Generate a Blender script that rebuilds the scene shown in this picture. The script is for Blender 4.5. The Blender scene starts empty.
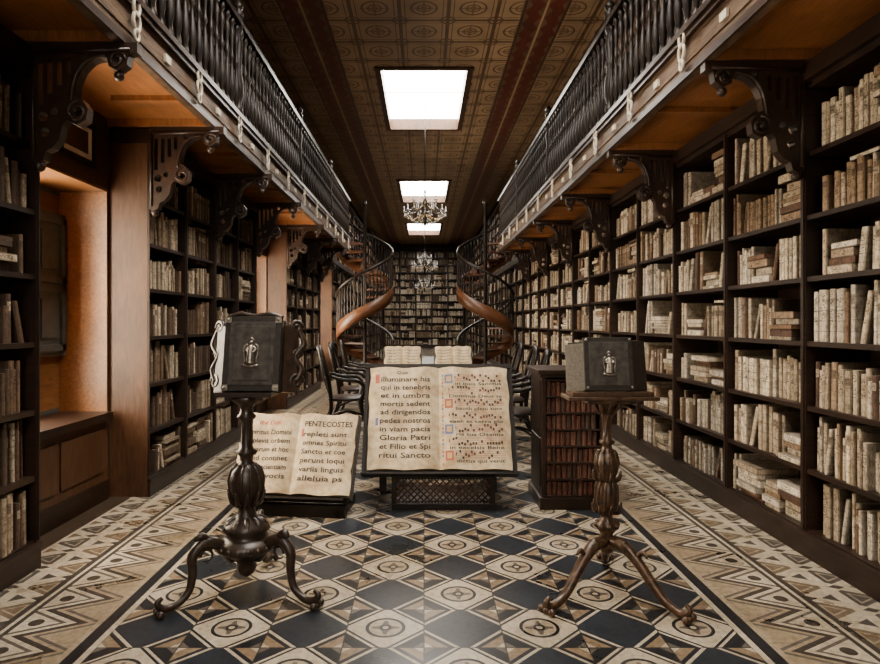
import bpy, math, random
from mathutils import Matrix, Vector, Euler
random.seed(7)
R=random.random
def U(a,b): return a+(b-a)*random.random()
scene=bpy.context.scene
COL=scene.collection
H=1.45; F=620.0

# ---------------------------------------------------------------- node helpers
class E:
    def __init__(s,nt,k): s.nt=nt; s.k=k
    def _m(s,op,*a):
        n=s.nt.nodes.new('ShaderNodeMath'); n.operation=op
        for i,x in enumerate((s,)+a):
            if isinstance(x,E): s.nt.links.new(x.k,n.inputs[i])
            else: n.inputs[i].default_value=x
        return E(s.nt,n.outputs[0])
    def __add__(s,o): return s._m('ADD',o)
    def __sub__(s,o): return s._m('SUBTRACT',o)
    def __mul__(s,o): return s._m('MULTIPLY',o)
    def __truediv__(s,o): return s._m('DIVIDE',o)
    def lt(s,o): return s._m('LESS_THAN',o)
    def gt(s,o): return s._m('GREATER_THAN',o)
    def abs(s): return s._m('ABSOLUTE')
    def floor(s): return s._m('FLOOR')
    def fract(s): return s._m('FRACT')
    def sin(s): return s._m('SINE')
    def sqrt(s): return s._m('SQRT')
    def pow(s,o): return s._m('POWER',o)
    def min(s,o): return s._m('MINIMUM',o)
    def max(s,o): return s._m('MAXIMUM',o)
    def between(s,a,b): return s.gt(a)*s.lt(b)
    def inv(s): return (s*-1.0)+1.0
def col(c): return (c[0],c[1],c[2],1.0)
def mix(nt,f,a,b,mode='MIX'):
    n=nt.nodes.new('ShaderNodeMixRGB'); n.blend_type=mode
    for i,x in enumerate((f,a,b)):
        if isinstance(x,E): nt.links.new(x.k,n.inputs[i])
        elif i==0: n.inputs[0].default_value=x
        else: n.inputs[i].default_value=col(x)
    return E(nt,n.outputs[0])
def newmat(name):
    m=bpy.data.materials.new(name); m.use_nodes=True
    nt=m.node_tree; b=nt.nodes['Principled BSDF']
    return m,nt,b
def coords(nt,kind='Object',scale=None):
    t=nt.nodes.new('ShaderNodeTexCoord'); o=t.outputs[kind]
    if scale:
        mp=nt.nodes.new('ShaderNodeMapping'); mp.inputs['Scale'].default_value=scale
        nt.links.new(o,mp.inputs[0]); o=mp.outputs[0]
    return E(nt,o)
def xyz(nt,v):
    s=nt.nodes.new('ShaderNodeSeparateXYZ'); nt.links.new(v.k,s.inputs[0])
    return [E(nt,s.outputs[i]) for i in range(3)]
def noise(nt,v,scale,detail=4,rough=.5,dist=0):
    n=nt.nodes.new('ShaderNodeTexNoise'); n.inputs['Scale'].default_value=scale
    n.inputs['Detail'].default_value=detail; n.inputs['Roughness'].default_value=rough
    n.inputs['Distortion'].default_value=dist
    nt.links.new(v.k,n.inputs['Vector']); return E(nt,n.outputs[0])
def ramp(nt,f,stops):
    n=nt.nodes.new('ShaderNodeValToRGB'); nt.links.new(f.k,n.inputs[0])
    e=n.color_ramp.elements
    while len(e)<len(stops): e.new(.5)
    for i,(p,c) in enumerate(stops): e[i].position=p; e[i].color=col(c)
    return E(nt,n.outputs[0])
def bump(nt,b,h,strength=.3,dist=.01):
    n=nt.nodes.new('ShaderNodeBump'); n.inputs['Strength'].default_value=strength
    n.inputs['Distance'].default_value=dist
    nt.links.new(h.k,n.inputs['Height']); nt.links.new(n.outputs[0],b.inputs['Normal'])

def wood(name,c1,c2,scale=(6,1.2,1.2),rough=.4,sp=.4):
    m,nt,b=newmat(name); v=coords(nt,scale=scale)
    f=noise(nt,v,6,6,.6,.8); f2=noise(nt,coords(nt),2.0,3)
    c=ramp(nt,f,[(.3,c1),(.7,c2)])
    c=mix(nt,1.0,c,ramp(nt,f2,[(.3,(.55,.55,.55)),(.7,(1.1,1.05,1.0))]),'MULTIPLY')
    nt.links.new(c.k,b.inputs['Base Color']); b.inputs['Roughness'].default_value=rough
    b.inputs['Specular IOR Level'].default_value=sp
    bump(nt,b,f,.15,.004); return m
def plain(name,c,rough=.5,metal=0,var=.25,ns=12,sp=.5):
    m,nt,b=newmat(name); f=noise(nt,coords(nt),ns,4)
    lo=tuple(x*(1-var) for x in c); hi=tuple(min(1,x*(1+var)) for x in c)
    nt.links.new(ramp(nt,f,[(.3,lo),(.7,hi)]).k,b.inputs['Base Color'])
    b.inputs['Roughness'].default_value=rough; b.inputs['Metallic'].default_value=metal
    b.inputs['Specular IOR Level'].default_value=sp
    bump(nt,b,f,.1,.003); return m
def emis(name,c,s):
    m,nt,b=newmat(name); nt.nodes.remove(b)
    e=nt.nodes.new('ShaderNodeEmission'); e.inputs[0].default_value=col(c); e.inputs[1].default_value=s
    nt.links.new(e.outputs[0],nt.nodes['Material Output'].inputs[0]); return m

W_DARK=wood('dark_wood',(.011,.0055,.0034),(.032,.015,.008),(2,2,8),.42,.28)
W_FRAME=wood('bookcase_wood',(.009,.0046,.0028),(.028,.0135,.0075),(1,1,7),.42,.3)
W_MID=wood('brown_wood',(.045,.020,.009),(.095,.044,.020),(5,5,.9),.42,.3)
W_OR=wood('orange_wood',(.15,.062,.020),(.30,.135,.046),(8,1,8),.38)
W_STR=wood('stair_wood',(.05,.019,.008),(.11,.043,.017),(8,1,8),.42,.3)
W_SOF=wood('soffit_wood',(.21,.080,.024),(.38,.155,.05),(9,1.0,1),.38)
W_FAS=wood('fascia_wood',(.038,.022,.013),(.16,.105,.066),(2,1,9),.6,.18)
W_BLACK=wood('black_wood',(.005,.003,.002),(.015,.009,.006),(4,4,4),.42,.22)
W_BRK=wood('bracket_wood',(.016,.008,.005),(.044,.022,.012),(3,3,3),.38,.42)
IVORY=plain('worn_ivory_paint',(.46,.40,.31),.6)
BRONZE=plain('old_carved_wood',(.026,.015,.009),.36,.1,.6,30)
BRONZE2=plain('old_gilt_wood',(.055,.028,.013),.36,.2,.7,30)
LEATHER=plain('dark_leather',(.018,.013,.009),.55,0,.4,40,.3)
LEATHER2=plain('worn_leather',(.042,.035,.028),.6,0,.5,30,.3)
SILVER=plain('silver',(.24,.21,.175),.38,.9,.5,60)
BRASS=plain('brass',(.22,.14,.06),.4,.9)
IRON=plain('black_iron',(.02,.018,.017),.4,.5)
CRYST=plain('crystal',(.40,.39,.38),.12,.0,.2,sp=1.0)
PLAST=plain('dark_plaster',(.07,.043,.027),.7)
PAPER=plain('paper',(.62,.55,.43),.8,0,.15,5)
PAGEEDGE=plain('page_edges',(.30,.23,.145),.8,0,.3,60)
INK=plain('ink',(.022,.016,.013),.7)
RED=plain('red_ink',(.30,.06,.035),.7)
BLUE=plain('blue_ink',(.07,.10,.20),.7)
GOLD=plain('gold_paint',(.40,.25,.08),.5)
SHUT=plain('shutter_paint',(.055,.065,.062),.5)
SKYL=emis('skylight_glass',(1.0,.92,.81),42)
WINL=emis('window_daylight',(1.0,.82,.60),62)
WIN_FILL=emis('window_glass_daylight',(1.0,.88,.74),7.5)  # glow of the added back window, frontal fill light

def parchment(name):
    m,nt,b=newmat(name); v=coords(nt)
    f=noise(nt,v,3.5,6,.65); g=noise(nt,v,22,4)
    c=ramp(nt,f,[(.30,(.22,.145,.07)),(.5,(.48,.37,.225)),(.75,(.61,.50,.34))])
    c=mix(nt,.6,c,ramp(nt,g,[(.35,(.64,.54,.40)),(.6,(1,1,1))]),'MULTIPLY')
    nt.links.new(c.k,b.inputs['Base Color']); b.inputs['Roughness'].default_value=.7
    bump(nt,b,f,.4,.01); return m
PARCH=parchment('parchment')

def bookmat(name,tone=1.0):
    m,nt,b=newmat(name)
    a=nt.nodes.new('ShaderNodeAttribute'); a.attribute_name='bcol'
    d=nt.nodes.new('ShaderNodeAttribute'); d.attribute_name='buv'
    sp=nt.nodes.new('ShaderNodeSeparateXYZ'); nt.links.new(d.outputs['Vector'],sp.inputs[0])
    u,v,r=[E(nt,sp.outputs[i]) for i in range(3)]
    base=E(nt,a.outputs['Color'])
    P=coords(nt)
    f=noise(nt,P,18,5,.65); g=noise(nt,coords(nt,scale=(30,30,6)),6,4,.6)
    c=mix(nt,1.0,base,ramp(nt,f,[(.3,(.48,.44,.39)),(.6,(1.05,1.03,1.0))]),'MULTIPLY')
    c=mix(nt,.7,c,ramp(nt,g,[(.38,(.34,.28,.22)),(.58,(1.08,1.07,1.05))]),'MULTIPLY')
    edge=(u-.5).abs().gt(.38)
    c=mix(nt,edge*.6,c,(.03,.021,.014))
    band=((v*5.0+.5).fract()-.5).abs().lt(.05)*r.gt(.35)
    c=mix(nt,band*.45,c,(.05,.035,.025))
    lab=v.between(.66,.84)*u.between(.12,.88)*r.gt(.45)
    tx=noise(nt,coords(nt,scale=(1,60,160)),1.0,3).gt(.53)*v.between(.69,.81)*u.between(.2,.8)
    labc=mix(nt,r.gt(.7),(.42,.34,.24),(.06,.035,.025))
    c=mix(nt,lab*.65,c,labc)
    c=mix(nt,tx*lab*.7,c,(.02,.015,.012))
    tx2=noise(nt,coords(nt,scale=(1,50,190)),1.0,3).gt(.55)*v.between(.38,.9)*u.between(.2,.8)*r.lt(.45)
    c=mix(nt,tx2*.8,c,(.03,.02,.015))
    nt.links.new(c.k,b.inputs['Base Color']); b.inputs['Roughness'].default_value=.62
    b.inputs['Specular IOR Level'].default_value=.25
    bump(nt,b,band+f,.4,.004); return m
BOOK=bookmat('old_book_spines')

def floormat():
    m,nt,b=newmat('cement_tile_floor'); P=coords(nt); x,y,z=xyz(nt,P)
    CR=(.37,.325,.25); TAN=(.19,.14,.09); BK=(.014,.015,.018); GR=(.09,.078,.066); BL=(.019,.023,.030)
    s=.365
    u=x/s; v=(y+.16)/s
    par=((u.floor()+v.floor())*.5).fract()*2.0
    fu=(u.fract()-.5).abs(); fv=(v.fract()-.5).abs()
    dd=fu+fv; r=(fu*fu+fv*fv).sqrt()
    pc=mix(nt,dd.gt(.53),CR,BK)
    pc=mix(nt,dd.between(.58,.63),pc,CR)
    pc=mix(nt,dd.gt(.86),pc,GR)
    pc=mix(nt,r.between(.215,.26),pc,BK)
    pc=mix(nt,r.lt(.215),pc,(.30,.25,.18))
    pc=mix(nt,((fu*fv).lt(.004))*r.between(.05,.18),pc,GR)
    pc=mix(nt,r.between(.04,.075),pc,BK)
    dc=mix(nt,dd.gt(.55),BL,CR)
    dc=mix(nt,dd.gt(.61),dc,BK)
    dc=mix(nt,dd.between(.69,.88),dc,TAN)
    dc=mix(nt,dd.gt(.88),dc,CR)
    cc=mix(nt,par,dc,pc)
    seam=fu.max(fv).gt(.490)
    cc=mix(nt,seam*.8,cc,(.02,.02,.02))
    t=x.abs()
    p1=((y/.26).fract()-.5).abs(); w1=(t-1.58)/.36
    zig=p1*1.3+.18
    b1=mix(nt,w1.gt(zig),(.24,.19,.13),CR)
    b1=mix(nt,(w1-zig).abs().lt(.08),b1,(.04,.033,.028))
    b1=mix(nt,(w1-zig+.24).abs().lt(.05),b1,GR)
    b1=mix(nt,(w1-zig-.26).abs().lt(.05),b1,GR)
    rr=((p1*.26)*(p1*.26)+(t-1.87)*(t-1.87)).sqrt()
    b1=mix(nt,rr.lt(.035),b1,(.04,.033,.028))
    k=.235
    f1=((t-2.02)/k+.25); f2=((t-2.02)*.5+y*.866)/k; f3=((t-2.02)*-.5+y*.866)/k
    a1=(f1.fract()-.5).abs(); a2=(f2.fract()-.5).abs(); a3=(f3.fract()-.5).abs()
    g=((f2.floor()+f3.floor())*.5).fract()*2.0
    b2=mix(nt,g,(.13,.098,.065),(.055,.049,.043))
    ln=a1.max(a2).max(a3)
    b2=mix(nt,ln.gt(.36),b2,CR)
    b2=mix(nt,a2.min(a3).gt(.40),b2,(.045,.037,.031))
    b2=mix(nt,ln.between(.20,.24),b2,(.27,.225,.165))
    c=mix(nt,t.gt(1.46),cc,CR)
    c=mix(nt,t.gt(1.49),c,BK)
    c=mix(nt,t.gt(1.55),c,(.27,.22,.155))
    c=mix(nt,t.gt(1.58),c,b1)
    c=mix(nt,t.gt(1.94),c,(.04,.035,.03))
    c=mix(nt,t.gt(1.965),c,CR)
    c=mix(nt,t.gt(1.985),c,(.04,.035,.03))
    c=mix(nt,t.gt(2.02),c,b2)
    c=mix(nt,t.gt(2.42),c,(.05,.035,.025))
    seam2=((y/.2).fract()-.5).abs().gt(.49)*t.gt(1.49)
    c=mix(nt,seam2*.5,c,(.03,.03,.03))
    n1=noise(nt,P,2.2,6,.6); n2=noise(nt,P,35,4)
    c=mix(nt,.9,c,ramp(nt,n1,[(.3,(.55,.50,.43)),(.65,(1.05,1.03,1.0))]),'MULTIPLY')
    c=mix(nt,.6,c,ramp(nt,n2,[(.35,(.6,.56,.52)),(.6,(1,1,1))]),'MULTIPLY')
    nt.links.new(c.k,b.inputs['Base Color'])
    ro=n1*.35+.14
    nt.links.new(ro.k,b.inputs['Roughness']); b.inputs['Specular IOR Level'].default_value=.13
    bump(nt,b,n1*1.0+seam*-.3,.12,.004)
    return m
FLOOR=floormat()

def ceilmat():
    m,nt,b=newmat('pressed_ceiling'); P=coords(nt); x,y,z=xyz(nt,P)
    A=(.43,.30,.18); B=(.14,.083,.045); RD=(.11,.023,.014); DK=(.05,.028,.017)
    t=x.abs(); s=.68
    fu=((x/s+.5).fract()-.5).abs(); fv=((y/s).fract()-.5).abs()
    r=(fu*fu+fv*fv).sqrt(); dd=fu+fv
    c=mix(nt,fu.max(fv).gt(.46),A,B)
    c=mix(nt,fu.max(fv).between(.38,.40),c,B)
    c=mix(nt,r.between(.24,.28),c,B)
    c=mix(nt,r.between(.12,.15),c,B)
    c=mix(nt,dd.between(.78,.84),c,B)
    c=mix(nt,(fu*fv).lt(.003)*r.lt(.3)*.7,c,B)
    wob=((y/.34*6.283).sin())*.035
    c=mix(nt,t.between(1.36,1.99),c,B)
    c=mix(nt,(t+wob).between(1.44,1.62),c,RD)
    c=mix(nt,(t-wob).between(1.74,1.92),c,RD)
    c=mix(nt,t.between(1.37,1.40),c,DK)
    c=mix(nt,t.between(1.95,1.98),c,DK)
    c=mix(nt,t.between(1.665,1.695),c,A)
    c=mix(nt,t.gt(2.0)*.35,c,DK)
    n=noise(nt,P,1.5,5)
    c=mix(nt,.8,c,ramp(nt,n,[(.3,(.6,.57,.52)),(.7,(1.05,1,1))]),'MULTIPLY')
    nt.links.new(c.k,b.inputs['Base Color']); b.inputs['Roughness'].default_value=.4
    bump(nt,b,r.between(.24,.28)+fu.max(fv).gt(.46),.4,.01); return m
CEIL=ceilmat()

# ---------------------------------------------------------------- mesh builder
class MB:
    def __init__(s): s.v=[];s.f=[];s.m=[];s.s=[];s.c=None;s.d=None
    def add(s,vs,fs,mat=0,smooth=False,M=None):
        o=len(s.v)
        if M is not None: vs=[tuple(M@Vector(p)) for p in vs]
        s.v.extend(vs)
        for f in fs: s.f.append([i+o for i in f]); s.m.append(mat); s.s.append(smooth)
    def box(s,x0,x1,y0,y1,z0,z1,mat=0,M=None):
        v=[(x,y,z) for x in(x0,x1) for y in(y0,y1) for z in(z0,z1)]
        s.add(v,[(0,1,3,2),(4,6,7,5),(0,4,5,1),(2,3,7,6),(0,2,6,4),(1,5,7,3)],mat,False,M)
    def lathe(s,prof,cx=0,cy=0,cz=0,seg=16,mat=0,M=None,smooth=True):
        vs=[];fs=[];n=len(prof)
        for r,z in prof:
            for i in range(seg):
                a=2*math.pi*i/seg; vs.append((cx+r*math.cos(a),cy+r*math.sin(a),cz+z))
        for j in range(n-1):
            for i in range(seg):
                k=(i+1)%seg; fs.append((j*seg+i,j*seg+k,(j+1)*seg+k,(j+1)*seg+i))
        fs.append(tuple(reversed(range(seg)))); fs.append(tuple((n-1)*seg+i for i in range(seg)))
        s.add(vs,fs,mat,smooth,M)
    def tube(s,pts,rad,seg=8,mat=0,M=None,sub=0,closed=False):
        pts=[Vector(p) for p in pts]
        if not hasattr(rad,'__len__'): rad=[rad]*len(pts)
        if sub:
            np_=[];nr=[];n=len(pts)
            rng=n if closed else n-1
            for i in range(rng):
                if closed: p0,p1,p2,p3=pts[i-1],pts[i],pts[(i+1)%n],pts[(i+2)%n]
                else: p0,p1,p2,p3=pts[max(i-1,0)],pts[i],pts[i+1],pts[min(i+2,n-1)]
                for k in range(sub):
                    t=k/sub
                    np_.append(.5*((2*p1)+(p2-p0)*t+(2*p0-5*p1+4*p2-p3)*t*t+(3*p1-p0-3*p2+p3)*t**3))
                    nr.append(rad[i]*(1-t)+rad[(i+1)%n]*t)
            if not closed: np_.append(pts[-1]); nr.append(rad[-1])
            pts,rad=np_,nr
        n=len(pts); vs=[];fs=[]; nrm=None
        for i in range(n):
            if closed: tg=(pts[(i+1)%n]-pts[i-1])
            else: tg=pts[min(i+1,n-1)]-pts[max(i-1,0)]
            if tg.length<1e-9: tg=Vector((0,0,1))
            tg.normalize()
            if nrm is None:
                nrm=tg.orthogonal().normalized()
            else:
                nrm=(nrm-tg*nrm.dot(tg)); nrm=nrm.normalized() if nrm.length>1e-6 else tg.orthogonal().normalized()
            bn=tg.cross(nrm)
            for k in range(seg):
                a=2*math.pi*k/seg
                vs.append(tuple(pts[i]+(nrm*math.cos(a)+bn*math.sin(a))*rad[i]))
        for i in range(n if closed else n-1):
            j=(i+1)%n
            for k in range(seg):
                l=(k+1)%seg; fs.append((i*seg+k,i*seg+l,j*seg+l,j*seg+k))
        if not closed:
            fs.append(tuple(reversed(range(seg)))); fs.append(tuple((n-1)*seg+k for k in range(seg)))
        s.add(vs,fs,mat,True,M)
    def ball(s,c,r,mat=0,seg=10,M=None,sz=1.0):
        prof=[(max(.0005,r*math.sin(math.pi*i/8)),-r*sz*math.cos(math.pi*i/8)) for i in range(9)]
        s.lathe(prof,c[0],c[1],c[2],seg,mat,M)
    def done(s,name,mats,parent=None,M=None,bevel=0):
        me=bpy.data.meshes.new(name); me.from_pydata(s.v,[],s.f)
        for m in mats: me.materials.append(m)
        me.polygons.foreach_set('material_index',s.m)
        me.polygons.foreach_set('use_smooth',s.s)
        if s.c:
            a=me.attributes.new('bcol','FLOAT_COLOR','POINT'); a.data.foreach_set('color',[q for c in s.c for q in c])
            a=me.attributes.new('buv','FLOAT_VECTOR','POINT'); a.data.foreach_set('vector',[q for c in s.d for q in c])
        me.update()
        o=bpy.data.objects.new(name,me); COL.objects.link(o)
        if parent: o.parent=parent
        if M is not None: o.matrix_local=M
        if bevel:
            b=o.modifiers.new('bevel','BEVEL'); b.width=bevel; b.segments=2; b.limit_method='ANGLE'
        return o
def empty(name,loc=(0,0,0),rot=(0,0,0)):
    e=bpy.data.objects.new(name,None); COL.objects.link(e); e.location=loc; e.rotation_euler=rot
    e.empty_display_size=.1; return e

def fretwork(outer,holes,th):
    cu=bpy.data.curves.new('tmp','CURVE'); cu.dimensions='2D'; cu.fill_mode='BOTH'; cu.extrude=th/2
    for pl in [outer]+holes:
        sp=cu.splines.new('POLY'); sp.points.add(len(pl)-1)
        for i,p in enumerate(pl): sp.points[i].co=(p[0],p[1],0,1)
        sp.use_cyclic_u=True
    ob=bpy.data.objects.new('tmp',cu); COL.objects.link(ob)
    dg=bpy.context.evaluated_depsgraph_get(); me=bpy.data.meshes.new_from_object(ob.evaluated_get(dg))
    vs=[tuple(v.co) for v in me.vertices]; fs=[tuple(p.vertices) for p in me.polygons]
    bpy.data.objects.remove(ob); bpy.data.curves.remove(cu); bpy.data.meshes.remove(me)
    return vs,fs
def textmesh(txt,size):
    cu=bpy.data.curves.new('t','FONT'); cu.body=txt; cu.size=size; cu.resolution_u=2; cu.offset=size*.018
    ob=bpy.data.objects.new('t',cu); COL.objects.link(ob)
    dg=bpy.context.evaluated_depsgraph_get(); me=bpy.data.meshes.new_from_object(ob.evaluated_get(dg))
    vs=[tuple(v.co) for v in me.vertices]; fs=[tuple(p.vertices) for p in me.polygons]
    bpy.data.objects.remove(ob); bpy.data.curves.remove(cu); bpy.data.meshes.remove(me)
    return vs,fs

# ---------------------------------------------------------------- room shell
YB=-5.0; YE=34.5; ZC=H+4.3; XW=2.80; GX=1.75; GZ0=3.07; GZ1=3.39; GE=14.5; XR=2.38; XL=2.30; XWL=2.62
mb=MB(); mb.box(-3.3,3.3,YB-.1,YE+.1,-.1,0); mb.done('floor',[FLOOR])

SK=[(-5.0+.9,-5.0+3.2),(2.25,5.5),(10.5,13.75),(18.8,22.1),(26.95,30.4)]
mb=MB(); hw=.765
ys=[YB-.1]
for a,b_ in SK: ys+= [a,b_]
ys.append(YE+.1)
mb.box(-3.3,-hw,YB-.1,YE+.1,ZC,ZC+.12); mb.box(hw,3.3,YB-.1,YE+.1,ZC,ZC+.12)
for i in range(0,len(ys),2): mb.box(-hw,hw,ys[i],ys[i+1],ZC,ZC+.12)
mb.done('ceiling',[CEIL])
for i,(a,b_) in enumerate(SK):
    e=empty('skylight' if i==0 else 'skylight.%03d'%i)
    mb=MB()
    for (x0,x1,y0,y1) in ((-hw-.07,-hw+.03,a-.07,b_+.07),(hw-.03,hw+.07,a-.07,b_+.07),(-hw,hw,a-.07,a+.03),(-hw,hw,b_-.03,b_+.07)):
        mb.box(x0,x1,y0,y1,ZC-.035,ZC+.34)
    mb.done('frame',[W_MID],e)
    mb=MB(); mb.box(-hw,hw,a,b_,ZC+.20,ZC+.23); mb.done('glass',[SKYL],e)
    mb=MB()
    for k in range(1,4): mb.box(-hw,hw,a+(b_-a)*k/4-.008,a+(b_-a)*k/4+.008,ZC+.18,ZC+.198)
    mb.done('glazing_bars',[IVORY],e)

mb=MB(); mb.box(XW,XW+.3,YB-.1,YE+.1,0,ZC); mb.done('wall_right',[PLAST])
mb=MB(); mb.box(-3.3,3.3,YE,YE+.2,0,ZC); mb.done('wall_end',[PLAST])
mb=MB(); 
mb.box(-3.3,-1.3,YB-.2,YB,0,ZC); mb.box(1.3,3.3,YB-.2,YB,0,ZC); mb.box(-1.3,1.3,YB-.2,YB,0,.9); mb.box(-1.3,1.3,YB-.2,YB,4.2,ZC)
mb.done('wall_back',[PLAST])
e=empty('window_4'); mb=MB(); mb.box(-1.3,1.3,YB-.15,YB-.12,.9,4.2); mb.done('glass',[WIN_FILL],e)  # unseen window behind the camera, added to light lecterns and right shelves
mb=MB()
for k in range(5): x=-1.3+.65*k; mb.box(x-.03,x+.03,YB-.12,YB-.05,.9,4.2)
for k in range(6): z=.9+.66*k; mb.box(-1.3,1.3,YB-.12,YB-.06,z-.025,z+.025)
mb.done('frame',[IVORY],e)

NI=[(3.70,5.12),(8.46,10.28),(13.7,15.3)]; NZ0,NZ1=.685,2.54
mb=MB(); yy=YB-.1
for a,b_ in NI:
    mb.box(-3.3,-XWL,yy,a,0,GZ1,1); mb.box(-3.3,-XWL,a,b_,0,NZ0,0); mb.box(-3.3,-XWL,a,b_,NZ1,GZ1,0); yy=b_
mb.box(-3.3,-XWL,yy,YE+.1,0,GZ1,1)
mb.box(-3.3,-XW,YB-.1,YE+.1,GZ1,ZC,1)
mb.done('wall_left',[W_MID,PLAST])
for i,(a,b_) in enumerate(NI):
    e=empty('window_%d'%(i+1)); wy1=a+(b_-a)*.64
    mb=MB(); mb.box(-3.14,-3.12,a+.04,wy1,NZ0+.05,NZ1-.05); mb.done('glass',[WINL],e)
    mb=MB()
    mb.box(-3.12,-3.0,a,a+.05,NZ0,NZ1); mb.box(-3.12,-3.0,wy1-.05,wy1+.02,NZ0,NZ1)
    mb.box(-3.12,-3.0,a,b_,NZ0,NZ0+.06); mb.box(-3.12,-3.0,a,b_,NZ1-.06,NZ1)
    my=(a+wy1)/2; mb.box(-3.11,-3.06,my-.025,my+.025,NZ0,NZ1)
    for k in range(1,4): z=NZ0+(NZ1-NZ0)*k/4; mb.box(-3.11,-3.07,a,wy1,z-.015,z+.015)
    mb.done('frame',[SHUT],e)
    mb=MB(); mb.box(-3.10,-2.95,wy1+.02,b_-.02,1.18,2.32)
    sy0,sy1=wy1+.05,b_-.05
    for k in range(2):
        z0=1.22+k*.54; mb.box(-2.95,-2.925,sy0,sy0+.05,z0,z0+.52); mb.box(-2.95,-2.925,sy1-.05,sy1,z0,z0+.52)
        mb.box(-2.95,-2.925,sy0,sy1,z0,z0+.05); mb.box(-2.95,-2.925,sy0,sy1,z0+.47,z0+.52); mb.box(-2.95,-2.93,sy0+.10,sy1-.10,z0+.11,z0+.41)
    mb.done('shutter',[SHUT],e)
    mb=MB(); 
    mb.box(-3.12,-XWL+.01,b_-.02,b_-.001,NZ0,NZ1); mb.box(-3.12,-XWL+.01,a+.001,a+.02,NZ0,NZ1); mb.box(-3.12,-XWL+.01,a+.02,b_-.02,NZ1-.02,NZ1-.001)
    mb.box(-3.12,-3.0,wy1+.02,b_-.02,NZ0+.06,1.18); mb.box(-3.12,-3.0,wy1+.02,b_-.02,2.32,NZ1-.06)
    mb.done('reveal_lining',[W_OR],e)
    mb=MB(); mb.box(-3.12,-XWL+.06,a+.01,b_-.02,NZ0-.03,NZ0+.03)
    mb.box(-XWL,-XWL+.03,a+.01,b_-.02,0,.16)
    mb.done('sill',[W_DARK],e)
    mb=MB()
    mb.box(-XWL,-XWL+.015,a+.01,b_-.02,.16,NZ0-.03,0); 
    for yy in (a+.08,(a+b_)/2+.02): 
        w=(b_-a)/2-.12; mb.box(-XWL+.015,-XWL+.027,yy,yy+w,.24,NZ0-.1,0)
    mb.box(-XWL,-XWL+.02,a+.01,b_-.02,NZ1,NZ1+.07,0)
    mb.done('apron_panel',[W_MID],e)

e=empty('framed_picture',(-XWL+.002,4.66,2.83))
mb=MB(); w,h=.24,.16
mb.box(0,.03,-w,w,-h,-h+.035); mb.box(0,.03,-w,w,h-.035,h); mb.box(0,.03,-w,-w+.035,-h,h); mb.box(0,.03,w-.035,w,-h,h)
mb.done('frame',[W_DARK],e)
mb=MB(); mb.box(0,.012,-w+.03,w-.03,-h+.03,h-.03,0); mb.box(.012,.014,-w+.09,w-.09,-h+.08,h-.07,1); mb.done('print',[PAPER,W_MID],e)

# ---------------------------------------------------------------- books & bookcases
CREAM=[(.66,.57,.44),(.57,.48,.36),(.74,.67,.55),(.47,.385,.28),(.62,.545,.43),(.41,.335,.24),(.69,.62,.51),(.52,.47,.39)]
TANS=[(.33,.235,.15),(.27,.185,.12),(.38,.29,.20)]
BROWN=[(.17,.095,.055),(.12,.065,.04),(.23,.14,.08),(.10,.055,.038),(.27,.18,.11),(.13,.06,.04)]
DIMC=[(.22,.155,.10),(.13,.085,.055),(.10,.06,.038),(.34,.27,.19),(.08,.05,.034),(.46,.39,.29),(.16,.10,.062)]  # darker book tones; weaker light on the left is put into the colour
def add_book(mb,T,a,b0,z,w,h,d,c,r,lean=0.0):
    sec=[(-w/2,d),(-w/2,.010),(-w/4,0),(w/4,0),(w/2,.010),(w/2,d)]
    o=len(mb.v)
    for zz,v in ((z,0.0),(z+h,1.0)):
        for da,db in sec:
            mb.v.append(T(a+da+(zz-z)*lean,b0+db,zz)); mb.c.append((c[0],c[1],c[2],1)); mb.d.append((da/w+.5,v,r))
    for i in range(5): mb.f.append([o+i,o+i+1,o+i+7,o+i+6])
    mb.f.append([o+6,o+7,o+8,o+9,o+10,o+11])
    mb.m.extend([0]*6); mb.s.extend([False]*6)
def lay_book(mb,T,a,b0,z,L,t,d,c,r):
    o=len(mb.v)
    for zz in (z,z+t):
        for da,db in ((-L/2,d),(-L/2,0),(L/2,0),(L/2,d)):
            mb.v.append(T(a+da,b0+db,zz)); mb.c.append((c[0],c[1],c[2],1)); mb.d.append(((zz-z)/t,da/L+.5,r))
    for i in range(3): mb.f.append([o+i,o+i+1,o+i+5,o+i+4])
    mb.f.append([o+4,o+5,o+6,o+7]); mb.m.extend([0]*4); mb.s.extend([False]*4)
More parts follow.
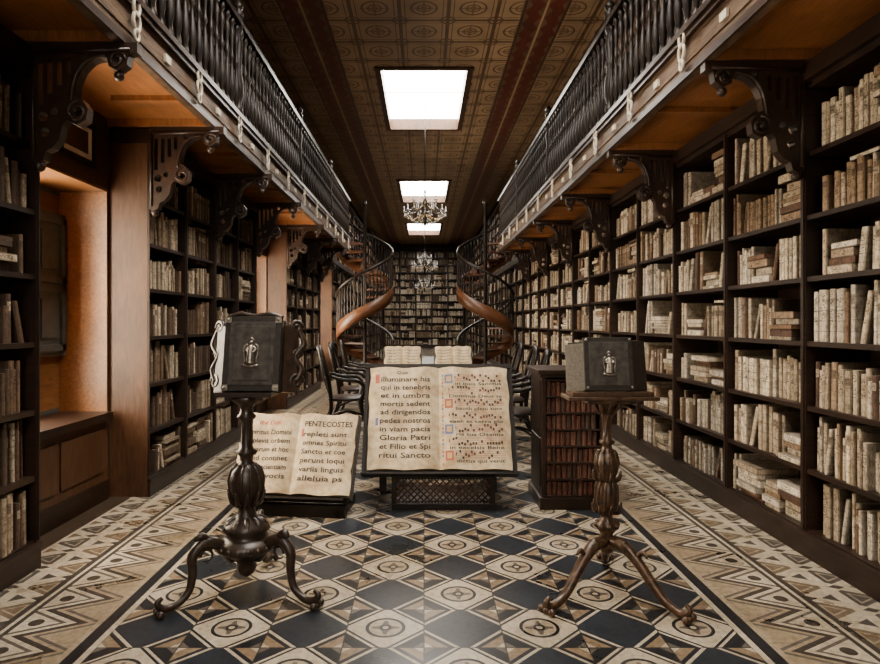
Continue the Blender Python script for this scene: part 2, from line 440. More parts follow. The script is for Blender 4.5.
def fill_shelf(mb,T,a0,a1,z,hmax,depth,pal,coarse=1.0,mess=.12):
    a=a0+.012
    while a<a1-.03:
        q=R()
        if q<mess and a1-a>.36:
            L=U(.22,.34); zz=z; n=random.randint(2,8)
            for k in range(n):
                t=U(.02,.06)
                if zz+t>z+hmax*.92: break
                c=random.choice(pal); lay_book(mb,T,a+L/2+U(-.015,.015),U(-.012,.05),zz,L*U(.75,1),t*.96,depth*.75,c,R()*.4); zz+=t
            a+=L+.012; continue
        if q<mess+.06: a+=U(.02,.10); continue
        n=random.randint(3,11); base=random.choice(pal); bh=hmax*U(.62,.93); bw=U(.016,.056)*coarse; br=R(); off=U(.005,.05)
        vari=R()<.65; a_s=a
        for k in range(n):
            w=bw*U(.65,1.4) if vari else bw*U(.93,1.07)
            if a+w>a1-.012: a=a1; break
            h=min(hmax*.95,bh*(U(.80,1.1) if vari else U(.975,1.015)))
            s=U(.68,1.18); c0=random.choice(pal) if (vari and R()<.45) else base; c=tuple(x*s for x in c0)
            ln=U(-.02,.02) if vari else 0
            add_book(mb,T,a+w/2,off+(U(-.014,.02)),z,w*.93,h,depth*U(.72,.85),c,R() if vari else br,ln)
            a+=w
        if a<a1 and a-a_s>.24 and R()<.25 and bh<hmax*.82 and mess>.13:
            t=U(.02,.035); lay_book(mb,T,a_s+.14,off+.02,z+min(hmax*.95,bh*1.1)+.001,.24,t,depth*.6,random.choice(pal),R()*.4)
        if R()<.38 and a<a1-.16:
            w=bw; h=bh*.92; ln=U(.12,.34)
            add_book(mb,T,a+w/2+h*ln+.004,off,z,w,h,depth*.7,random.choice(pal),R(),-ln); a+=w+h*ln+.01
ZS=[.16,.54,.93,1.33,1.73,2.11,2.50]; ZTOP=2.93
def bookcase(name,T,a0,a1,nb,pal,zs=ZS,ztop=ZTOP,depth=.31,z0=0.0,coarse=1.0,mess=.12,wmat=W_FRAME):
    e=empty(name); mb=MB(); bw=(a1-a0)/nb
    def B(a,b,c,d,z1,z2,m=0):
        vs=[T(x,y,z) for x in(a,b) for y in(c,d) for z in(z1,z2)]
        mb.add(vs,[(0,1,3,2),(4,6,7,5),(0,4,5,1),(2,3,7,6),(0,2,6,4),(1,5,7,3)],m)
    for i in range(nb+1):
        x=a0+bw*i; lo=x-.024 if i else a0+.01; hi=x+.024 if i<nb else a1-.01
        B(lo,hi,-.012,depth,z0,ztop,0)
        B(x-.014 if i else a0+.002,x+.014 if i<nb else a1-.002,-.022,-.012,z0+.16,ztop)
    B(a0,a0+.01,-.008,depth,z0,ztop,1); B(a1-.01,a1,-.008,depth,z0,ztop,1)
    for z in zs: B(a0+.012,a1-.012,-.004,depth,z-.030,z)
    B(a0+.012,a1-.012,depth-.012,depth,z0,ztop)
    B(a0+.001,a1-.001,-.028,-.004,z0,zs[0]-.03); B(a0,a1,-.034,-.004,zs[0]-.045,zs[0]-.012)
    B(a0+.012,a1-.012,-.01,depth,ztop-.04,ztop); B(a0-.01,a1+.01,-.05,depth,ztop,ztop+.05); B(a0,a1,-.03,depth,ztop+.05,ztop+.12)
    mb.done('frame',[wmat,W_MID if wmat is W_FRAME else wmat],e)
    mb=MB(); mb.c=[];mb.d=[]
    for i in range(nb):
        for j,z in enumerate(zs):
            zt=zs[j+1]-.03 if j+1<len(zs) else ztop-.04
            fill_shelf(mb,T,a0+bw*i+.026,a0+bw*(i+1)-.026,z+.001,min(zt-z,.40),depth,pal,coarse,mess)
    mb.done('books',[BOOK],e)
    return e
TR=lambda a,b,z:(XR+b,a,z)
TL=lambda a,b,z:(-XL-b,a,z)
TE=lambda a,b,z:(a,YE-.36+b,z)
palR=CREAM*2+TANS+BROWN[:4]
bw=1.0
bookcase('bookcase',TR,3.87-8*bw,3.87+11*bw,19,palR,depth=.4,mess=.27)
bookcase('bookcase.001',TR,14.9,YE-.4,18,palR+BROWN,depth=.4,coarse=1.3)
bookcase('bookcase.002',TL,-4.6,3.68,9,DIMC,mess=.18)
bookcase('bookcase.003',TL,5.14,8.44,4,DIMC+CREAM[:2],mess=.22)
bookcase('bookcase.004',TL,10.3,13.66,4,DIMC+CREAM[:2],mess=.15)
bookcase('bookcase.005',TL,15.35,YE-.4,18,DIMC,coarse=1.3)
zfar=[.2+.4*i for i in range(13)]
bookcase('bookcase.006',TE,-2.2,2.2,5,DIMC+CREAM,zs=zfar,ztop=5.45,depth=.34,coarse=1.3)
UZ=[GZ1+.12+.42*i for i in range(4)]
TUR=lambda a,b,z:(2.5+b,a,z); TUL=lambda a,b,z:(-2.5-b,a,z)
for k,(T,nm) in enumerate(((TUR,'upper_bookcase'),(TUL,'upper_bookcase.001'))):
    bookcase(nm,T,YB+.2,14.4,16,BROWN+DIMC,zs=UZ,ztop=5.25,depth=.28,z0=GZ1+.001,coarse=1.6)
for k,(T,nm) in enumerate(((TUR,'upper_bookcase.002'),(TUL,'upper_bookcase.003'))):
    bookcase(nm,T,15.6,YE-.4,15,BROWN+DIMC,zs=[GZ1-.2+.45*i for i in range(5)],ztop=5.25,depth=.28,z0=3.1,coarse=1.8)

# ---------------------------------------------------------------- galleries
balprof=[(.028,0),(.028,.05),(.014,.07),(.020,.10),(.031,.17),(.035,.24),(.022,.34),(.013,.42),(.013,.46),(.026,.49),(.013,.52),(.013,.58),(.024,.68),(.026,.72),(.014,.78),(.028,.80),(.028,.86)]
vouter=[(0,0),(.62,0),(.62,-.06),(.57,-.065),(.56,-.13),(.51,-.165),(.455,-.14),(.445,-.09),(.40,-.085),(.35,-.11),(.30,-.16),(.27,-.23),(.26,-.31),(.30,-.33),(.335,-.385),(.325,-.45),(.27,-.48),(.21,-.45),(.185,-.48),(.17,-.56),(.13,-.61),(.09,-.63),(.075,-.68),(.03,-.70),(0,-.68)]
def rect(a,b,c,d): return [(a,c),(b,c),(b,d),(a,d)]
def ring(cx,cz,r): return [(cx+r*math.cos(t),cz+r*math.sin(t)) for t in [i*math.pi/5 for i in range(10)]]
holes=[rect(.045,.075,-.36,-.10),rect(.10,.13,-.30,-.10),rect(.155,.185,-.25,-.10),rect(.21,.235,-.19,-.09),ring(.31,-.085,.022),ring(.50,-.10,.025),ring(.275,-.405,.028),ring(.075,-.43,.03),ring(.14,-.40,.022),ring(.085,-.52,.028)]
bv,bf=fretwork(vouter,holes,.065)
def spir(cx,cz,r,turns,a0,n=18,dr=1):
    return [(cx+r*(1-.75*i/(n-1))*math.cos(a0+dr*turns*6.283*i/(n-1)),cz+r*(1-.75*i/(n-1))*math.sin(a0+dr*turns*6.283*i/(n-1)),0) for i in range(n)]
for side,nm in ((1,'gallery'),(-1,'gallery.001')):
    xf=XR if side>0 else XL
    e=empty(nm); mb=MB()
    YG=YB+.01
    def bx(m,x0,x1,y0,y1,z0,z1,mat=0):
        a,b_=sorted((side*x0,side*x1)); m.box(a,b_,y0,y1,z0,z1,mat)
    xo=XW-.005 if side>0 else XWL-.005
    bx(mb,GX+.04,xo,YG,GE,GZ0+.06,GZ0+.12,0)
    bx(mb,GX+.04,2.5,YG,GE,GZ0+.12,GZ1-.03,1)
    bx(mb,2.3,xo,GE,15.6,GZ0+.12,GZ1-.03,1); bx(mb,2.3,xo,GE,15.6,GZ0+.06,GZ0+.12,0)
    bx(mb,GX-.02,xo,YG,GE,GZ1-.03,GZ1,1)
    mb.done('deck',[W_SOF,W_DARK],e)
    mb=MB()
    yb=[3.87+2.0*k for k in range(-4,6)] if side>0 else [-2.5,-.4,1.7,3.62,5.17,6.8,8.42,10.33,12.0,13.63]
    for y in yb: bx(mb,GX+.05,xo,y-.05,y+.05,GZ0-.0,GZ0+.06,0)
    for y in [a+1.0 for a in yb]: 
        if y<GE: bx(mb,GX+.05,xf+.02,y-.03,y+.03,GZ0+.02,GZ0+.06,0)
    mb.done('joists',[W_SOF],e)
    mb=MB()
    bx(mb,GX,GX+.05,YG,GE,GZ0,GZ1-.03,0); bx(mb,GX-.03,GX+.05,YG,GE,GZ1-.07,GZ1-.03,1); bx(mb,GX-.018,GX,YG,GE,GZ0,GZ0+.05,1)
    bx(mb,GX-.045,GX+.06,YG,GE,GZ1-.0301,GZ1+.012,1); bx(mb,GX-.008,GX,YG,GE,GZ0+.10,GZ0+.125,0)
    bx(mb,GX,2.3,GE,GE+.05,GZ0,GZ1-.03,0)
    mb.done('fascia',[W_FAS,W_DARK],e)
    mb=MB(); n=int((GE-YB)/.14)
    for i in range(n):
        y=YB+.07+i*.14
        if abs((y-3.0)%2.9)<.06: continue
        mb.lathe(balprof,side*(GX+.02),y,GZ1+.012,8)
    y=3.0-2.9*2
    while y<GE+.1:
        yy=min(y,GE-.06)
        mb.lathe([(.05,0),(.05,.10),(.03,.13),(.05,.2),(.055,.3),(.03,.45),(.04,.5),(.03,.55),(.045,.7),(.03,.8),(.045,.84),(.05,.98),(.055,1.0),(.025,1.015),(.045,1.04),(.05,1.07),(.03,1.105),(.01,1.13)],side*(GX+.02),yy,GZ1,12)
        y+=2.9
    bx(mb,GX-.025,GX+.065,YG,GE,GZ1+.872,GZ1+.925); bx(mb,GX-.01,GX+.05,YG,GE,GZ1+.925,GZ1+.94)
    mb.done('balustrade',[W_BLACK],e)
    mb=MB()
    for y in yb:
        if side>0: M=Matrix(((-1,0,0,xf-.02),(0,0,1,y),(0,1,0,GZ0),(0,0,0,1)))
        else: M=Matrix(((1,0,0,-xf+.02),(0,0,-1,y),(0,1,0,GZ0),(0,0,0,1)))
        mb.add(bv,bf,0,False,M)
        for dz in(-.036,.036):
            D=M@Matrix.Translation((0,0,dz))
            mb.tube(spir(.275,-.405,.062,1.3,1.57),.010,6,0,D)
            mb.tube(spir(.505,-.105,.05,1.3,0),.009,6,0,D)
            mb.tube([(.03,-.06,0),(.58,-.045,0)],.012,6,0,D)
            mb.tube([(.02,-.06,0),(.02,-.66,0)],.012,6,0,D)
            mb.tube([(.44,-.075,0),(.35,-.095,0),(.285,-.16,0),(.25,-.25,0),(.24,-.34,0)],.011,6,0,D,sub=3)
        mb.ball((side*(xf-.055),y,GZ0-.71),.034); mb.ball((side*(xf-.52),y,GZ0-.185),.03)
    mb.done('brackets',[W_BRK],e)
    mb=MB(); y=(4.13 if side>0 else 3.70)-1.04*7
    while y<GE-.3:
        xx=side*(GX-.034)
        for dz,rr in ((.085,.052),(-.005,.058),(-.085,.036)):
            pts=[(xx,y+rr*.75*math.cos(t),3.245+dz+rr*math.sin(t)) for t in [i*math.pi/5 for i in range(10)]]
            mb.tube(pts,.011,6,closed=True)
        bx(mb,GX-.022,GX-.004,y+.46,y+.54,3.20,3.25)
        y+=1.04
    mb.done('scroll_clamps',[IVORY],e)
mb=MB(); mb.box(XW-.14,XW,YB,YE,ZC-.16,ZC); mb.box(XW-.24,XW,YB,YE,ZC-.06,ZC-.001); mb.done('trim_1',[W_DARK])
mb=MB(); mb.box(-XW,-XW+.14,YB,YE,ZC-.16,ZC); mb.box(-XW,-XW+.24,YB,YE,ZC-.06,ZC-.001); mb.done('trim_2',[W_DARK])

# ---------------------------------------------------------------- spiral staircases
def spiral(name,cx,cy,mir):
    e=empty(name,(cx,cy,0)); s=mir
    def P(th,r,z): t=math.radians(th); return (s*r*math.cos(t),r*math.sin(t),z)
    th1=555.0; zt=GZ1; zf=lambda th: zt*(th/th1)
    mb=MB(); mb.lathe([(.07,0),(.07,.1),(.045,.14),(.045,4.3),(.07,4.33),(.05,4.4),(.01,4.45)],seg=14,mat=1); n=18
    for i in range(n):
        a=th1*i/n; b=th1*(i+1.15)/n; z=zt*(i+1)/n
        vs=[P(a,.03,z-.04),P(b,.03,z-.04),P(b,.68,z-.04),P((a+b)/2,.70,z-.04),P(a,.68,z-.04)]
        vs+=[(x,y,zz+.04) for x,y,zz in vs]
        mb.add(vs,[(0,1,2,3,4),(5,6,7,8,9)]+[(k,(k+1)%5,(k+1)%5+5,k+5) for k in range(5)],0)
    mb.done('treads',[W_STR,W_BLACK],e)
    mb=MB(); vs=[];fs=[];N=72
    for i in range(N+1):
        th=th1*i/N; z=zf(th)
        for r in(.66,.70):
            for dz in(-.16,.17): vs.append(P(th,r,max(0.0,z+dz)))
    for i in range(N):
        o=i*4; q=o+4
        fs+=[(o,o+1,q+1,q),(o+2,q+2,q+3,o+3),(o+1,o+3,q+3,q+1),(o,q,q+2,o+2)]
    mb.add(vs,fs,0,True)
    mb.done('stringer',[W_STR],e)
    mb=MB()
    pts=[P(th1*i/N,.68,zf(th1*i/N)+.95) for i in range(N+1)]; mb.tube(pts,.035,8)
    for i in range(0,N+1,1):
        th=th1*i/N; z=zf(th)
        mb.tube([P(th,.68,z+q) for q in(.1,.22,.36,.5,.62,.78,.95)],[.02,.012,.022,.011,.018,.011,.018],6)
    mb.done('handrail',[W_BLACK],e)
spiral('spiral_staircase',-1.45,15.2,1)
spiral('spiral_staircase.001',1.50,15.2,-1)

# ---------------------------------------------------------------- chandeliers
def chandelier(name,y,z,sc):
    e=empty(name,(.02,y,z)); mb=MB()
    mb.lathe([(.01,-.42),(.03,-.38),(.045,-.33),(.02,-.28),(.05,-.22),(.07,-.15),(.03,-.08),(.02,0),(.04,.06),(.06,.12),(.03,.2),(.015,.3),(.03,.36),(.008,.42)],seg=12,mat=1)
    zc=ZC+.178-z
    mb.tube([(0,0,.40),(0,0,zc/sc)],.010,6,mat=1)
    for lay,(r0,nn,zb,hh) in enumerate(((.46,10,-.12,.14),(.28,6,.12,.12))):
        for i in range(nn):
            a=2*math.pi*(i+.5*lay)/nn; c,s_=math.cos(a),math.sin(a)
            mb.tube([(.03*c,.03*s_,zb),(r0*.35*c,r0*.35*s_,zb-.12),(r0*.75*c,r0*.75*s_,zb-.13),(r0*c,r0*s_,zb+.02)],.010,6,mat=2,sub=4)
            mb.lathe([(.008,0),(.04,.02),(.045,.03),(.02,.035),(.012,.05),(.012,.12),(.004,.14)],r0*c,r0*s_,zb+.01,8,0)
            for q in range(4):
                rr=r0*(1-.2*q); mb.lathe([(.001,-.05),(.018,-.02),(.012,.0),(.001,.015)],rr*c,rr*s_,zb-.05-.05*q,5,0,smooth=False)
            b=2*math.pi*(i+1+.5*lay)/nn
            for q in range(1,7):
                t=q/7; x=r0*(c*(1-t)+math.cos(b)*t); y_=r0*(s_*(1-t)+math.sin(b)*t)
                mb.ball((x,y_,zb+.02-.35*t*(1-t)),.011,0,5)
            for q in range(1,10):
                t=q/10; mb.ball((r0*c*t,r0*s_*t,zb+.02+(.36-zb)*(1-t)**1.8),.010,0,5)
    mb.done('body',[CRYST,IRON,BRASS],e,Matrix.Scale(sc,4))
chandelier('chandelier',12.1,3.68,.88); chandelier('chandelier.001',20.4,3.42,.9); chandelier('chandelier.002',28.7,3.2,.9)

# ---------------------------------------------------------------- open choir books
def book_page_fn(W,bul): 
    def g(x):
        t=min(1.0,abs(x)/W); return .02+bul*4*t*(1-t)*(1-.35*t)+ .01*math.sin(t*9)
    return g
def open_book(name,loc,rot,W,Hh,content,bul=.03,thick=.05):
    e=empty(name,loc,rot); g=book_page_fn(W,bul); mb=MB()
    nx,ny=14,10
    for sd in(-1,1):
        vs=[];fs=[]
        for i in range(nx+1):
            for j in range(ny+1):
                x=W*i/nx; y=Hh*j/ny
                ex=(.006*math.sin(y*23)+.004*math.sin(y*57)) if i==nx else 0
                ey=(.005*math.sin(x*19)) if j in(0,ny) else 0
                vs.append((sd*(x+ex),y+ey,g(x)))
        for i in range(nx):
            for j in range(ny):
                a=i*(ny+1)+j; fs.append((a,a+ny+1,a+ny+2,a+1))
        mb.add(vs,fs,0,True)
        vs=[];fs=[]
        rim=[(W*i/nx,0) for i in range(nx+1)]+[(W,Hh*j/ny) for j in range(1,ny+1)]+[(W*i/nx,Hh) for i in range(nx-1,-1,-1)]
        for x,y in rim: vs+= [(sd*x,y,g(x)-.001),(sd*x*.985,y,-thick)]
        for i in range(len(rim)-1): fs.append((2*i,2*i+1,2*i+3,2*i+2))
        mb.add(vs,fs,1)
        mb.box(min(0,sd*(W+.015)),max(0,sd*(W+.015)),-.015,Hh+.015,-thick-.012,-thick,2)
    mb.done('pages',[PARCH,PAGEEDGE,LEATHER],e)
    mb=MB()
    def mp(vs): return [(x,y,g(x)+.0025) for x,y in vs]
    def line(txt,x0,x1,y,size,mat=0):
        vs,fs=textmesh(txt,size)
        if not vs: return
        w=max(v[0] for v in vs)-min(v[0] for v in vs); mn=min(v[0] for v in vs); k=(x1-x0)/w
        mb.add(mp([(x0+(v[0]-mn)*k,y+v[1]) for v in vs]),fs,mat)
    def quad(x0,x1,y0,y1,mat=0):
        n=max(1,int(abs(x1-x0)/.04)); vs=[];fs=[]
        for i in range(n+1):
            x=x0+(x1-x0)*i/n; vs+=[(x,y0),(x,y1)]
        for i in range(n): fs.append((2*i,2*i+2,2*i+3,2*i+1))
        mb.add(mp(vs),fs,mat)
    content(line,quad,W,Hh)
    mb.done('writing',[INK,RED,BLUE,GOLD],e)
    return e
def staff(quad,line,x0,x1,y,sp,words,seed):
    rnd=random.Random(seed)
    for k in range(4): quad(x0,x1,y+k*sp,y+k*sp+.0026,1)
    n=int((x1-x0)/.022)
    for i in range(n):
        if rnd.random()<.1: continue
        xx=x0+.03+i*.022; yy=y+rnd.randint(0,6)*sp/2-.004
        if xx+.014<x1: quad(xx,xx+.016,yy-.006,yy+.014,0)
        if rnd.random()<.25: quad(xx+.012,xx+.015,yy-.024,yy+.005,0)
    quad(x0+.005,x0+.012,y+sp,y+2.5*sp,0)
    line(words,x0+.01,x1-.01,y-.036,.036,0)
def center_content(line,quad,W,Hh):
    line('Quia',-.34,-.25,Hh-.055,.035,0)
    L=['illuminare his','qui in tenebris','et in umbra','mortis sedent','ad dirigendos','pedes nostros','in viam pacis','Gloria Patri','et Filio et Spi','ritui Sancto']
    for i,t in enumerate(L): line(t,-W+.09,-.07,Hh-.12-i*.068,.058,0)
    quad(-W+.045,-W+.078,Hh-.135,Hh-.06,1); quad(-W+.055,-W+.075,Hh-.48,Hh-.42,2)
    ws=['in ipsis Sanctus','Dominus Deus sa','baoth pleni sunt','caeli et terra glo','ria tua Osanna','in excelsis Bene','dictus qui venit']
    for i,t in enumerate(ws):
        y=Hh-.115-i*.103
        staff(quad,line,.12 if i%2==0 else .07,W-.045,y,.016,t,i)
        if i%2==0:
            quad(.045,.108,y-.02,y+.055,2 if i%4==0 else 1); quad(.058,.095,y-.005,y+.04,3)
    for j in range(24):
        quad(.022,.034,.03+j*.031,.05+j*.031,(1,3,2)[j%3])
def left_content(line,quad,W,Hh):
    line('PENTECOSTES',.05,W-.03,Hh-.10,.06,0)
    line('IN DIE',-W+.14,-.14,Hh-.09,.04,1)
    L=['repleti sunt','omnes Spiritu','Sancto et coe','perunt loqui','variis linguis','alleluia ps']
    for i,t in enumerate(L): line(t,.05,W-.06,Hh-.18-i*.068,.055,0)
    L2=['Spiritus Domini','replevit orbem','terrarum et hoc','quod continet','omnia scientiam','habet vocis']
    for i,t in enumerate(L2): line(t,-W+.06,-.05,Hh-.17-i*.068,.055,0)
    quad(.03,.05,Hh-.18,Hh-.12,1); quad(-W+.03,-W+.055,Hh-.19,Hh-.12,2)
def page_content(line,quad,W,Hh):
    for sd in(-1,1):
        for i in range(7):
            line('laudate dominum',*( (-W+.02,-.02) if sd<0 else (.02,W-.02)),Hh-.05-i*.034,.022,0)
th=math.radians(65.8)
open_book('choir_book',(.12,4.74,.315),(th,0,0),.555,.82,center_content,.035,.06)
th2=math.radians(62)
open_book('choir_book.001',(-1.0,4.62,.16),(th2,0,math.radians(-7)),.455,.62,left_content,.035,.04)

e=empty('book_stand',(.12,0,0)); mb=MB()
M=Matrix.Translation((0,4.74,.315))@Matrix.Rotation(th,4,'X')
mb.box(-.60,.60,-.03,.875,-.115,-.075,0,M); mb.box(-.60,.60,-.035,-.018,-.075,.05,0,M)
mb.box(-.60,-.572,-.03,.875,-.075,-.03,0,M); mb.box(.572,.60,-.03,.875,-.075,-.03,0,M); mb.box(-.6,.6,.84,.875,-.075,-.02,0,M)
mb.box(-.5,-.44,5.28,5.34,0,.95); mb.box(.44,.5,5.28,5.34,0,.95); mb.box(-.5,.5,5.28,5.32,.5,.56)
mb.box(-.36,.42,4.86,5.34,.0,.05)
y0=4.80
mb.box(-.37,.43,y0-.02,y0+.05,0,.045); mb.box(-.37,.43,y0-.01,y0+.04,.235,.27); mb.box(-.37,-.335,y0-.015,y0+.04,0,.27); mb.box(.395,.43,y0-.015,y0+.04,0,.27)
mb.box(-.37,-.34,y0,5.34,.03,.25); mb.box(.40,.43,y0,5.34,.03,.25)
mb.done('frame',[W_BLACK],e)
mb=MB()
for i in range(-3,17):
    for sg in(1,-1):
        xa=-.34+i*.05; xb=xa+.19
        za,zb=(.045,.235) if sg>0 else (.235,.045)
        if xa<-.34: t=(-.34-xa)/.19; za+=(zb-za)*t; xa=-.34
        if xb>.40: 
            t=(.40-xa)/(xb-xa) if xb>xa else 0
            if t<=0: continue
            zb=za+(zb-za)*t; xb=.40
        if xb-xa<.01: continue
        mb.tube([(xa,y0+.01+.006*sg,za),(xb,y0+.01+.006*sg,zb)],.0065,6)
mb.done('lattice',[W_MID],e)
e=empty('book_stand.001',(-1.0,4.62,0),(0,0,math.radians(-7))); mb=MB()
M=Matrix.Translation((0,0,.16))@Matrix.Rotation(th2,4,'X')
mb.box(-.44,.44,-.03,.60,-.085,-.054,0,M); mb.box(-.40,.42,-.035,-.018,-.054,.045,0,M)
mb.box(-.38,.42,.0,.06,0,.09); mb.box(-.38,-.32,0,.42,0,.07); mb.box(.34,.40,0,.42,0,.07); mb.box(-.36,-.32,.36,.40,0,.45); mb.box(.34,.38,.36,.40,0,.45)
mb.done('frame',[W_BLACK],e)

# ---------------------------------------------------------------- lecterns
def lectern(name,x,y,prof,leg,lrad,angs,mat,kind):
    e=empty(name,(x,y,0)); mb=MB()
    mb.lathe(prof,seg=24)
    def rad(z):
        for (r0,z0),(r1,z1) in zip(prof,prof[1:]):
            if z0<=z<=z1 and z1>z0: return r0+(r1-r0)*(z-z0)/(z1-z0)
        return .03
    ribs=[(.50,.69,12,0,.008),(.80,.92,6,3,.005)] if kind==0 else [(.42,.60,9,1.0,.008),(.62,.76,9,-1.0,.008),(.84,.95,6,4,.005)]
    for zA,zB,nn,tw,rr in ribs:
        for k in range(nn):
            pts=[]
            for i in range(13):
                z=zA+(zB-zA)*i/12; a=2*math.pi*k/nn+(z-zA)*tw; r=rad(z)
                pts.append((r*math.cos(a),r*math.sin(a),z))
            mb.tube(pts,rr,6)
    if kind==0:
        for k in range(20):
            a=2*math.pi*k/20; mb.ball((.158*math.cos(a),.158*math.sin(a),.268),.015,0,8)
        for k in range(10):
            a=2*math.pi*k/10; mb.tube([(.05*math.cos(a),.05*math.sin(a),.40),(.09*math.cos(a),.09*math.sin(a),.385),(.12*math.cos(a),.12*math.sin(a),.35)],[.018,.018,.008],6,sub=3)
            mb.tube([(.045*math.cos(a),.045*math.sin(a),.47),(.08*math.cos(a),.08*math.sin(a),.50),(.10*math.cos(a),.10*math.sin(a),.555)],[.012,.014,.005],6,sub=3)
        for k in range(6):
            a=2*math.pi*k/6; mb.ball((.038*math.cos(a),.038*math.sin(a),.755),.018,0,8); mb.ball((.035*math.cos(a),.035*math.sin(a),.945),.015,0,8)
    else:
        for k in range(8):
            a=2*math.pi*k/8; mb.ball((.055*math.cos(a),.055*math.sin(a),.36),.017,0,8)
            mb.tube([(.03*math.cos(a),.03*math.sin(a),.96),(.06*math.cos(a),.06*math.sin(a),.99),(.075*math.cos(a),.075*math.sin(a),1.02)],[.012,.012,.006],6,sub=3)
            mb.tube([(.04*math.cos(a),.04*math.sin(a),.60),(.07*math.cos(a),.07*math.sin(a),.615),(.075*math.cos(a),.075*math.sin(a),.65)],[.010,.011,.004],6,sub=3)
            mb.tube([(.04*math.cos(a),.04*math.sin(a),.43),(.072*math.cos(a),.072*math.sin(a),.44),(.078*math.cos(a),.078*math.sin(a),.48)],[.010,.011,.004],6,sub=3)
    for ad in angs:
        a=math.radians(ad); c,s_=math.cos(a),math.sin(a)
        mb.tube([(r*c,r*s_,z) for r,z in leg],lrad,10,sub=5)
        rf=leg[-3][0]
        for da in(-.05,0,.05): mb.ball((rf*math.cos(a+da*1.6)+.02*c,rf*math.sin(a+da*1.6)+.02*s_,.020),.019,0,8)
        if kind==0:
            r1,z1=leg[2]
            mb.tube([((r1-.01+.032*math.cos(q))*c,(r1-.01+.032*math.cos(q))*s_,z1-.065+.032*math.sin(q)) for q in [i*.6 for i in range(10)]],[.012-.0009*i for i in range(10)],6)
            mb.tube([((r1-.02)*c,(r1-.02)*s_,z1+.01),((r1+.02)*c,(r1+.02)*s_,z1+.04),((r1+.05)*c,(r1+.05)*s_,z1+.02)],[.02,.022,.008],8,sub=4)
        else:
            r1,z1=leg[1]; mb.ball((r1*c,r1*s_,z1),.036,0,10)
            r1,z1=leg[3]; mb.ball((r1*c,r1*s_,z1+.006),.024,0,8)
            r1,z1=leg[2]; mb.tube([(r1*c,r1*s_,z1+.02),((r1+.03)*c,(r1+.03)*s_,z1+.05),((r1+.06)*c,(r1+.06)*s_,z1+.03)],[.014,.014,.005],8,sub=4)
    mb.done('pedestal',[mat],e)
    return e
def curl(c,r,turns,n,plane_a=1.0,flip=1):
    pts=[]
    for i in range(n):
        t=i/(n-1); a=t*turns*2*math.pi; rr=r*(1-.8*t)
        pts.append((c[0]+flip*rr*math.cos(a),c[1],c[2]+rr*math.sin(a)))
    return pts
def emblem(mb,M,cz,s,y):
    def P(x,z,d=0): return (x*s,y-d,cz+z*s)
    mb.ball((0,y,cz+.072*s),.016*s,0,10,M)
    mb.tube([P(0,.055),P(0,.02,.004),P(0,-.03,.006),P(0,-.075)],[.012*s,.024*s,.028*s,.036*s],10,0,M,sub=4)
    for sx in(-1,1):
        mb.tube([P(sx*.012,.045),P(sx*.034,.02,.004),P(sx*.012,-.002,.012)],[.010*s,.010*s,.007*s],8,0,M,sub=4)
        mb.tube([P(sx*.02,.06),P(sx*.045,.05),P(sx*.05,.0),P(sx*.04,-.05),P(sx*.05,-.075)],[.005*s,.008*s,.005*s,.007*s,.005*s],6,0,M,sub=3)
    mb.tube([P(-.06,-.085),P(0,-.095),P(.06,-.085)],[.008*s,.012*s,.008*s],8,0,M,sub=3)
    mb.tube([P(-.018,.088),P(0,.105),P(.018,.088)],[.004*s,.008*s,.004*s],6,0,M,sub=3)
profL=[(.012,.09),(.04,.11),(.055,.14),(.05,.17),(.085,.20),(.12,.225),(.158,.245),(.168,.268),(.158,.29),(.12,.305),(.10,.325),(.125,.345),(.115,.375),(.06,.41),(.045,.44),(.045,.47),(.065,.51),(.088,.56),(.094,.61),(.08,.66),(.045,.69),(.033,.705),(.037,.735),(.055,.755),(.037,.775),(.030,.80),(.028,.90),(.034,.925),(.052,.945),(.036,.965),(.032,.99),(.045,1.01),(.08,1.035),(.08,1.05),(.02,1.055)]
legL=[(.07,.20),(.15,.29),(.225,.315),(.285,.26),(.285,.17),(.305,.085),(.37,.036),(.43,.036),(.455,.07),(.43,.09)]
lrL=[.032,.032,.030,.027,.023,.020,.019,.021,.016,.010]
e=lectern('lectern',-.95,3.32,profL,legL,lrL,(-142,-24,88),BRONZE,0)
mb=MB(); Mt=Matrix.Translation((.035,-.04,1.082))@Matrix.Rotation(math.radians(-12),4,'X')
mb.box(-.15,.15,-.03,.01,0,.40,0,Mt); mb.box(-.12,.12,-.037,-.03,.03,.37,1,Mt); mb.box(-.095,.095,-.042,-.037,.055,.345,1,Mt)
mb.box(-.14,.14,.01,.07,.01,.39,2,Mt)
mb.box(-.15,.15,.07,.085,0,.40,0,Mt)
mb.done('book',[LEATHER,LEATHER2,PAGEEDGE],e,bevel=.004)
mb=MB(); emblem(mb,Mt,.20,.75,-.048)
for sx in(-1,1):
    for cz,dz in((.012,1),(.388,-1)):
        mb.box(min(sx*.15,sx*.118),max(sx*.15,sx*.118),-.034,-.0295,min(cz-.01*dz,cz+.022*dz),max(cz-.01*dz,cz+.022*dz),0,Mt)
        mb.ball((sx*.134,-.036,cz+.006*dz),.008,0,8,Mt)
mb.done('silver_ornament',[SILVER],e)
mb=MB()
mb.box(-.15,.15,-.075,.09,1.055,1.08); mb.box(-.10,.10,-.05,.07,1.035,1.055)
